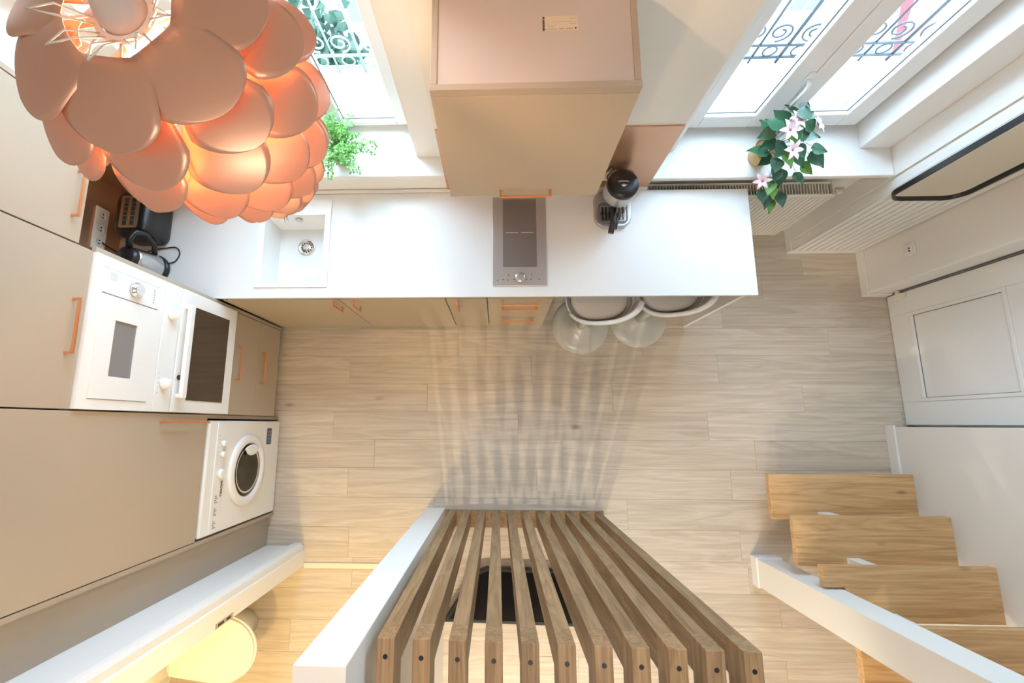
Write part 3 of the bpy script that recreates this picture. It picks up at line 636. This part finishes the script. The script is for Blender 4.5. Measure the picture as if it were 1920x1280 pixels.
# stools
def stool(x, y, rz, label):
    t = thing('bar_stool', label, 'stool', (x, y, 0), 'bar stools at the worktop')
    def bl(mb, name, m_, par, **k):
        c, s_ = math.cos(rz), math.sin(rz)
        mb.v = [(x+c*v[0]-s_*v[1], y+s_*v[0]+c*v[1], v[2]) for v in mb.v]; return mb.build(name, m_, par, **k)
    bl(MB().lathe([(.198, 0.0), (.200, .004), (.196, .008), (.15, .014), (.08, .026), (.045, .040), (.034, .055)], (0, 0), 56), 'base_plate', STOOLM, t)
    bl(MB().lathe([(.030, .0555), (.030, .36), (.027, .365)], (0, 0), 24), 'outer_column', STOOLM, t)
    bl(MB().lathe([(.018, .3655), (.018, .60)], (0, 0), 24), 'gas_lift', CHROME, t)
    bl(MB().box(-.09, .09, -.08, .08, .6005, .615), 'mounting_plate', BLACK, t)
    def se(a, rx, ry, p=2.5):
        c, s_ = math.cos(a), math.sin(a); return rx*math.copysign(abs(c)**(2/p), c), ry*math.copysign(abs(s_)**(2/p), s_)
    R = []; n = 48; OY = .045
    for rr, z in ((.30, .6155), (.72, .622), (.93, .650), (1.0, .690), (.985, .694)):
        R.append([(u, v+OY, z) for u, v in (se(2*PI*i/n, .194*rr, .165*rr) for i in range(n))])
    q = MB().rings(R, False, True); q.f.append(tuple(range(n))[::-1]); q.sm.append(True)
    bl(q, 'shell', STOOLP, t, solid=.009)
    R = []; q = MB(); n2 = 26                       # curved low backrest, higher towards one side
    for k in range(n2+1):
        t_ = k/n2; a = math.radians(-150+132*t_); u, v = se(a, .197, .168); hgt = .012+.150*(t_**1.1)*(1-.35*max(0, t_-.8)/.2); fl2 = 1+.05*t_
        z0, z1 = .670, .690+hgt; th = .012+.016*t_
        p0 = Vector((u, v+OY, 0)); o_ = Vector((u, v, 0)).normalized(); p1 = Vector((u*fl2, v*fl2+OY, 0))
        R.append([(*(p0-o_*.004)[:2], z0), (*(p0+o_*.006)[:2], z0), (*(p1+o_*th)[:2], z1-.006), (*(p1+o_*th*.6)[:2], z1), (*(p1-o_*th*.2)[:2], z1), (*(p1-o_*.006)[:2], z1-.006)])
    q.rings(R, True, True); o = bl(q, 'backrest', STOOLP, t)
    q = MB(); R = []
    for rr, z in ((.86, .662), (.90, .675), (.86, .690), (.70, .697), (.35, .694)):
        R.append([(u, v+OY, z) for u, v in (se(2*PI*i/40, .184*rr, .158*rr) for i in range(40))])
    q.rings(R, True, True); bl(q, 'seat_cushion', STOOLC, t)
    return t
stool(.590, .688, math.radians(3), 'white bucket-seat bar stool nearer the drawers')
stool(1.000, .735, math.radians(6), 'white bucket-seat bar stool nearer the worktop end panel')

# radiator
rd = thing('radiator', 'cream panel radiator under the right window', 'radiator', (1.4, 1.33, .2))
MB().box(.86, 1.912, 1.284, 1.296, .20, .79).build('front_panel', RADI, rd, .004)
MB().box(.86, 1.912, 1.360, 1.370, .20, .79).build('rear_panel', RADI, rd, .004)
m = MB()
for k in range(38): m.box(.872+.0275*k, .872+.0275*k+.014, 1.2795, 1.2838, .215, .775)
o = m.build('pressed_ribs', RADI, rd, .0015); o['kind'] = 'stuff'
m = MB()
for k in range(62): m.box(.875+.0166*k, .8795+.0166*k, 1.2965, 1.3595, .770, .785)
o = m.build('grille_fins', RADI, rd); o['kind'] = 'stuff'
MB().box(.866, 1.905, 1.2965, 1.3595, .700, .705).build('grille_shade_sheet', DGREY, rd)  # near-black sheet, its colour stands in for shade between the fins
MB().box(1.9125, 1.9165, 1.285, 1.369, .20, .795).build('side_cover', RADI, rd)
MB().tube([(1.9170, 1.33, .74), (1.955, 1.33, .74)], .014).tube([(1.955, 1.33, .775), (1.955, 1.33, .10), (1.955, 1.36, .05), (1.955, 1.398, .05)], .009).build('pipe', STEEL, rd)
MB().cyl((1.957, 1.33, .745), (1.990, 1.325, .77), .022, .019).build('valve', mat('valve_white', (.6, .55, .45), .4), rd)
for xx in (.95, 1.82): MB().box(xx, xx+.03, 1.3705, 1.3995, .3, .7).build('bracket', RADI, rd)

# beadboard panel in the alcove
bd = thing('beadboard_panel', 'cream vertical beadboard panelling on the alcove wall below the mirror', 'panelling', (2.35, 1.23, .065))
MB().box(2.112, 2.598, 1.2292, 1.2345, .063, 1.95).build('backing', RADI, bd)
n = 9
for k in range(n):
    a = 2.150+k*.0497
    MB().box(a, a+.0385, 1.2165, 1.2290, .064, 1.95).build('board', WALL, bd, .002)
MB().box(2.112, 2.143, 1.2190, 1.2290, .064, 1.95).build('edge_post', WALL, bd, .002)
# mirror
mr = thing('mirror', 'tall mirror with thin black frame and rounded corners on the alcove wall', 'mirror', (2.27, 1.21, .905))
ou = rrect(2.085, 2.475, .905, 2.05, .09, 8); inn = rrect(2.093, 2.467, .913, 2.042, .083, 8)
q = MB(); 
def T3(p, y): return [(a, y, b) for a, b in p]
q.rings([T3(ou, 1.2158), T3(ou, 1.188), T3(inn, 1.188), T3(inn, 1.2158), T3(ou, 1.2158)], False, False)
q.build('mirror_frame', BLACK, mr)
q = MB(); q.add(T3(inn, 1.200)+T3(inn, 1.212), [tuple(range(len(inn)))]+[tuple(range(len(inn), 2*len(inn)))[::-1]]); q.build('mirror_glass', MIRR, mr)

# ================================================================== slats
sc_ = thing('slatted_screen', 'brown wooden slatted screen of upright posts topped by beams, bottom centre', 'screen', (.18, -.62, 0))
for k in range(11):
    x0 = -.326+k*.0964; x1 = x0+.047; xb = x0*.98
    yf = -.566-.0018*k
    MB().box(x0, x1, yf-.095, yf, .03, 1.895).build('upright_slat', SLAT, sc_, .0015)
    b_ = MB().box(x0-.0005, x1+.0005, -1.85, yf+.001, 1.8965, 2.0).build('top_beam', SLATY, sc_, .002)
    MB().cyl((.5*(x0+x1), yf-.045, 2.0001), (.5*(x0+x1), yf-.045, 2.0006), .0065, n=16).build('screw_hole', BLACK, b_)
MB().box(-.357, .70, -.680, -.572, 0, .0295).build('floor_rail', SLAT, sc_)
# things glimpsed under and behind
tv = thing('television', 'black glossy flat screen lying low behind the slats', 'television', (.22, -1.1, 0))
pts = [(.745, -1.275), (.745, -.94), (-.08, -.925), (-.155, -.955), (-.21, -1.03), (-.36, -1.255)]
MB().prism(pts[::-1], 0, .05).build('screen_back', BLACK, tv, .008)
pts2 = [(.725, -1.252), (.725, -.962), (-.075, -.948), (-.138, -.975), (-.19, -1.045), (-.318, -1.235)]
MB().prism(pts2[::-1], .0502, .052).build('screen_glass', BLKG, tv)
# ================================================================== stairs
st = thing('staircase', 'open oak staircase on a white central spine at bottom right', 'staircase', (2.15, -1.2, 0))
for k in range(9):
    z = .215*(k+1); yf = -.305-.212*k
    a, b, c, e = 1.697, 2.583, yf-.272, yf
    if k == 2: P_ = [(1.804, c), (b, c), (b, e), (a, e), (a, -.834), (1.804, -.834)]
    elif k == 3: P_ = [(a, c), (b, c), (b, e), (1.804, e), (1.804, -1.02), (a, -1.02)]
    else: P_ = [(a, c), (b, c), (b, e), (a, e)]
    MB().prism(P_, z-.040, z).build('tread', OAK, st, .004)
    if k < 8: MB().box(1.972, 2.042, yf-.268, yf-.225, z+.0005, z+.1743).build('riser_bracket', WHITE, st, .002)
m = MB()
A = [(-.36, 0), (-.52, 0), (-2.2, 1.70), (-2.2, 1.86)]
m.prism([(-.40, .001), (-.575, .001), (-2.25, 1.70), (-2.25, 1.87), (-2.10, 1.87)][::-1], 1.978, 2.035, axis=0)
for k in range(9): m.box(1.974, 2.039, -.50-.212*k, -.36-.212*k, .215*(k+1)-.10, .215*(k+1)-.0405)
m.build('spine', WHITE, st)
# ================================================================== toilet
tl = thing('toilet', 'white toilet with closed lid in the warm lit bathroom', 'toilet', (-1.75, -1.30, 0))
def D(x0, x1, yc, hw, n=20):
    pts = [(x0, yc-hw*.80)]+[(x1-hw*1.15+hw*1.15*math.sin(a), yc-hw*math.cos(a)) for a in [PI*k/n for k in range(n+1)]]+[(x0, yc+hw*.80)]
    return pts
YC = -1.295
q = MB(); R = []
for s_, z, x0 in ((.50, 0, -1.88), (.50, .12, -1.88), (.66, .26, -1.90), (.92, .375, -1.93)):
    R.append([(a, b, z) for a, b in D(x0, -1.410-(1-s_)*.36, YC, .178*s_)])
q.rings(R, True, True); q.build('bowl', CERAM, tl)
MB().prism(D(-1.90, -1.402, YC, .182), .3755, .392).build('seat', CERAM, tl, .006, 3)
MB().prism(D(-1.90, -1.412, YC, .174), .3925, .410).build('lid', CERAM, tl, .010, 4)
MB().box(-2.138, -1.955, -1.48, -1.11, .0, .80).build('cistern', CERAM, tl, .02, 4)
MB().cyl((-2.05, YC, .8005), (-2.05, YC, .808), .025).build('flush_button', CHROME, tl)
sp = thing('strike_plate', 'small dark metal strike plate on the bathroom door frame', 'strike plate', (-1.3045, -.963, .95))
sp.location = (-1.3045, -.925, .95)
MB().box(-1.3048, -1.3035, -.9385, -.915, .88, 1.03).build('plate', STEEL, sp)
MB().box(-1.3034, -1.3030, -.933, -.921, .90, .94).box(-1.3034, -1.3030, -.933, -.921, .96, 1.01).build('plate_slot', BLACK, sp)

# ================================================================== pendant lamp
AX, AY = -.455, .490
pl = thing('pendant_lamp', 'large copper pendant lamp of overlapping leaf-shaped plates', 'lamp', (AX, AY, 2.46))
rows = [  # tip r, tip z, base r, base z, half width, count, phase
    (.168, 2.886, .066, 2.922, .066, 7, .16), (.194, 2.838, .072, 2.892, .062, 8, .05), (.201, 2.782, .092, 2.850, .060, 9, .55), (.190, 2.720, .096, 2.796, .056, 9, .05),
    (.172, 2.660, .092, 2.736, .051, 9, .55), (.150, 2.604, .080, 2.676, .045, 9, .05), (.127, 2.552, .066, 2.616, .040, 9, .55), (.102, 2.504, .052, 2.562, .034, 9, .05), (.082, 2.466, .044, 2.512, .028, 9, .55)]
for rt, zt, rb, zb, hw, cnt, ph in rows:
    nu, nv = 10, 14; vs = []; fs = []
    rc, zc = rb+(rt-rb)*.62, zb+(zt-zb)*.30      # bezier control point
    for j in range(nv+1):
        v = 1-(1-j/nv)**1.7
        wb = .80 if cnt == 7 else .30; w0 = wb+(1.02-wb)*min(1, v/.6)**.85
        if v > .6: w0 = 1.02*max(0, 1-((v-.6)/.4)**2.0)**.62
        wv = hw*w0*(.92 if cnt > 7 else .96)
        r = (1-v)**2*rb+2*v*(1-v)*rc+v*v*rt; z = (1-v)**2*zb+2*v*(1-v)*zc+v*v*zt
        for i in range(nu+1):
            u = -1+2*i/nu; x = u*max(wv, .0006)
            R0 = max(r, hw*1.15)*1.5; a = x/R0; dx = R0*math.sin(a); dr = r-R0*(1-math.cos(a))*.8+.009*u*(.3+.7*v)*min(1, wv/hw)
            vs.append((dr, dx, z-2.46-.006*u*u*(1-v)))
    for j in range(nv):
        for i in range(nu): fs.append((j*(nu+1)+i, j*(nu+1)+i+1, (j+1)*(nu+1)+i+1, (j+1)*(nu+1)+i))
    me = bpy.data.meshes.new('leaf_plate'); me.from_pydata(vs, [], fs); me.update(); me.materials.append(COPL)
    for p in me.polygons: p.use_smooth = True
    for k in range(cnt):
        o = bpy.data.objects.new('leaf_plate', me); COL.objects.link(o); o.parent = pl; o.rotation_euler = (0, 0, 2*PI*(k+ph)/cnt)
        md = o.modifiers.new('s', 'SOLIDIFY'); md.thickness = .0012; md.offset = 0
MB().lathe([(.052, 2.455), (.066, 2.449), (.074, 2.455), (.080, 2.475)], (AX, AY), 48, cap=False).build('bottom_ring', COPL, pl, solid=.002)
m = MB()
for k in range(8):
    a = 2*PI*k/8; c, s_ = math.cos(a), math.sin(a)
    m.tube([(AX+c*r, AY+s_*r, z) for r, z in ((.036, 2.91), (.085, 2.905), (.138, 2.86), (.150, 2.80), (.140, 2.69), (.105, 2.58), (.062, 2.456))], .0018, 6)
m.build('wire_frame', WIRE, pl)
for k in range(10):
    a = 2*PI*(k+.4)/10; c, s_ = math.cos(a), math.sin(a); t = (-s_, c)
    MB().tube([(AX+c*.036+t[0]*q, AY+s_*.036+t[1]*q, 2.91) if e == 0 else (AX+c*r+t[0]*q, AY+s_*r+t[1]*q, z) for e, r, q, z in ((0, 0, -.004, 0), (1, .062, -.008, 2.937), (1, .088, 0, 2.945), (1, .062, .008, 2.937), (0, 0, .004, 0))], .0013, 6).build('wire_loop', WIRE, pl)
MB().lathe([(.014, 2.985), (.018, 2.97), (.019, 2.945), (.028, 2.925), (.031, 2.905), (.018, 2.900)], (AX, AY), 32).build('socket', SOCK, pl)
MB().lathe([(.031, 2.913), (.039, 2.911), (.039, 2.908), (.032, 2.906)], (AX, AY), 32, cap=False).build('socket_ring', WIRE, pl)
MB().lathe([(.012, 2.899), (.015, 2.89), (.024, 2.872), (.027, 2.855), (.022, 2.836), (.001, 2.828)], (AX, AY), 24).build('bulb', BULB, pl)
MB().cyl((AX, AY, 2.986), (AX, AY, 4.29), .0035, n=8).build('cable', WIRE, pl)
pl.location.x -= .008; pl.location.y += .020; pl.rotation_euler = (.044, .018, 0)

# ================================================================== plants
pf = thing('potted_fern', 'bright green fern in a small grey pot on the left window sill', 'plant', (-.835, 1.40, 1.0605))
MB().lathe([(.040, 1.0608), (.050, 1.075), (.056, 1.13), (.052, 1.133), (.048, 1.12)], (-.825, 1.40), 28).build('pot', POTG, pf)
m = MB()
for k in range(46):
    a = R_.uniform(0, 2*PI); L = R_.uniform(.06, .20); up = R_.uniform(.03, .17)
    P0 = Vector((-.835+.02*math.cos(a), 1.40+.02*math.sin(a), 1.125)); d = Vector((math.cos(a), math.sin(a), 0)); ln = 16
    if P0.y+d.y*L > 1.56: L = max(.04, (1.555-P0.y)/max(d.y, .01)-.03)
    pr_ = None
    for j in range(ln):
        t = (j+1)/ln; p = P0+d*L*t+Vector((0, 0, up*math.sin(t*2.1)-.0*t)); sd = Vector((-d.y, d.x, 0))
        for s_ in (-1, 1):
            for q in range(2):
                c = p+sd*s_*R_.uniform(.006, .022)*(1.1-t*.6)+Vector((R_.uniform(-.006, .006), R_.uniform(-.006, .006), R_.uniform(-.006, .008)))
                nrm = Vector((R_.uniform(-.7, .7), R_.uniform(-.7, .7), 1)).normalized(); e = nrm.orthogonal().normalized(); g_ = nrm.cross(e); rr = R_.uniform(.004, .0075)
                m.add([c+rr*(math.cos(z)*e+math.sin(z)*g_) for z in (0, 1.26, 2.51, 3.77, 5.03)], [(0, 1, 2, 3, 4)])
o = m.build('fronds', FERN, pf); o['kind'] = 'stuff'
# lily basket
lb_ = thing('lily_basket', 'trailing green plant with pink lilies in a woven basket on the right window sill', 'plant', (1.40, 1.40, .9855))
MB().lathe([(.046, .986), (.055, 1.0), (.062, 1.06), (.060, 1.085), (.055, 1.07)], (1.395, 1.405), 32).build('basket', WICK, lb_)
def leaf(name, c, d, nrm, L, W, m_):
    d = Vector(d).normalized(); nrm = Vector(nrm).normalized(); sd = d.cross(nrm).normalized(); nrm = sd.cross(d)
    vs = []; fs = []; n = 7; c = Vector(c)
    for j in range(n+1):
        t = j/n; w_ = W*math.sin(PI*min(1, t**.62*1.0))*(1 if j < n else 0)
        p = c+d*L*t-nrm*L*.25*t*t
        vs += [p+sd*w_/2+nrm*W*.10, p, p-sd*w_/2+nrm*W*.10]
    for j in range(n):
        for q in (0, 1): fs.append((j*3+q, j*3+q+1, (j+1)*3+q+1, (j+1)*3+q))
    return MB().add(vs, fs, True).build(name, m_, lb_)
RL = random.Random(3)
# leaf centres (x, y, z)
LV = [(1.40, 1.50, 1.22), (1.43, 1.52, 1.26), (1.48, 1.50, 1.28), (1.52, 1.47, 1.25), (1.38, 1.46, 1.22), (1.35, 1.44, 1.24), (1.33, 1.41, 1.20), (1.36, 1.38, 1.16), (1.33, 1.37, 1.12),
      (1.40, 1.34, 1.18), (1.44, 1.36, 1.24), (1.48, 1.38, 1.25), (1.51, 1.42, 1.26), (1.54, 1.40, 1.20), (1.50, 1.33, 1.18), (1.53, 1.32, 1.12), (1.45, 1.30, 1.16), (1.40, 1.28, 1.14),
      (1.43, 1.26, 1.08), (1.46, 1.25, 1.06), (1.62, 1.36, 1.14), (1.63, 1.33, 1.10), (1.60, 1.30, 1.06), (1.58, 1.27, 1.02), (1.40, 1.20, 1.06), (1.44, 1.20, 1.02), (1.46, 1.245, .98),
      (1.47, 1.20, .90), (1.50, 1.19, .88), (1.55, 1.21, .90), (1.42, 1.20, .96), (1.35, 1.47, 1.18), (1.46, 1.46, 1.30), (1.37, 1.33, 1.10)]
for k, c in enumerate(LV):
    v = Vector(c)-Vector((1.44, 1.39, 1.08)); d = Vector((v.x, v.y, 0)); d = d.normalized()+Vector((RL.uniform(-.5, .5), RL.uniform(-.5, .5), RL.uniform(-.3, .35)))
    L = RL.uniform(.078, .105); nrm = Vector((RL.uniform(-.4, .4), RL.uniform(-.5, .2), 1)); dn = d.normalized()
    c0 = Vector(c)-dn*L*.5
    if c0.y+dn.y*L > 1.545: c0.y -= (c0.y+dn.y*L)-1.545
    leaf('leaf', c0, dn, nrm, L, L*.78, LEAFL if (k % 6 == 4 or 24 <= k < 27) else LEAFD)
def lily(c, r, nv_):
    c = Vector(c); nv_ = Vector(nv_).normalized(); e = nv_.orthogonal().normalized(); g_ = nv_.cross(e); m = MB()
    for k in range(6):
        a = 2*PI*k/6+.3; d = math.cos(a)*e+math.sin(a)*g_; s_ = nv_.cross(d); vs = []; fs = []
        for j in range(6):
            t = j/5; w_ = .42*r*math.sin(PI*(.12+.88*t)) if j < 5 else 0
            p = c+d*r*t+nv_*r*(.28*math.sin(PI*t*.75)); vs += [p-s_*w_/2, p+s_*w_/2]
        for j in range(5): fs.append((2*j, 2*j+1, 2*j+3, 2*j+2))
        m.add(vs, fs, True)
    o = m.build('lily_flower', PETAL, lb_)
    MB().cyl(c+nv_*.003, c+nv_*.010, .007, .003, 10).build('flower_centre', PINKC, o)
for c, r, nn in (((1.400, 1.385, 1.27), .058, (0, -.3, 1)), ((1.430, 1.425, 1.285), .052, (.2, 0, 1)), ((1.545, 1.425, 1.25), .052, (.6, .1, .8)), ((1.425, 1.305, 1.23), .055, (.2, -.4, .9)), ((1.345, 1.215, 1.10), .046, (-.5, -.4, .7))):
    lily(c, r, nn)
m = MB()
for k, c in enumerate(LV):
    v = Vector(c); p0 = Vector((1.40+.02*math.cos(k), 1.405+.02*math.sin(k), 1.08)); mid = (p0+v)/2+Vector((0, 0, .06)); m.tube([p0, mid, v-Vector((0, 0, .003))], .0012, 5)
m.build('stems', STEM, lb_)
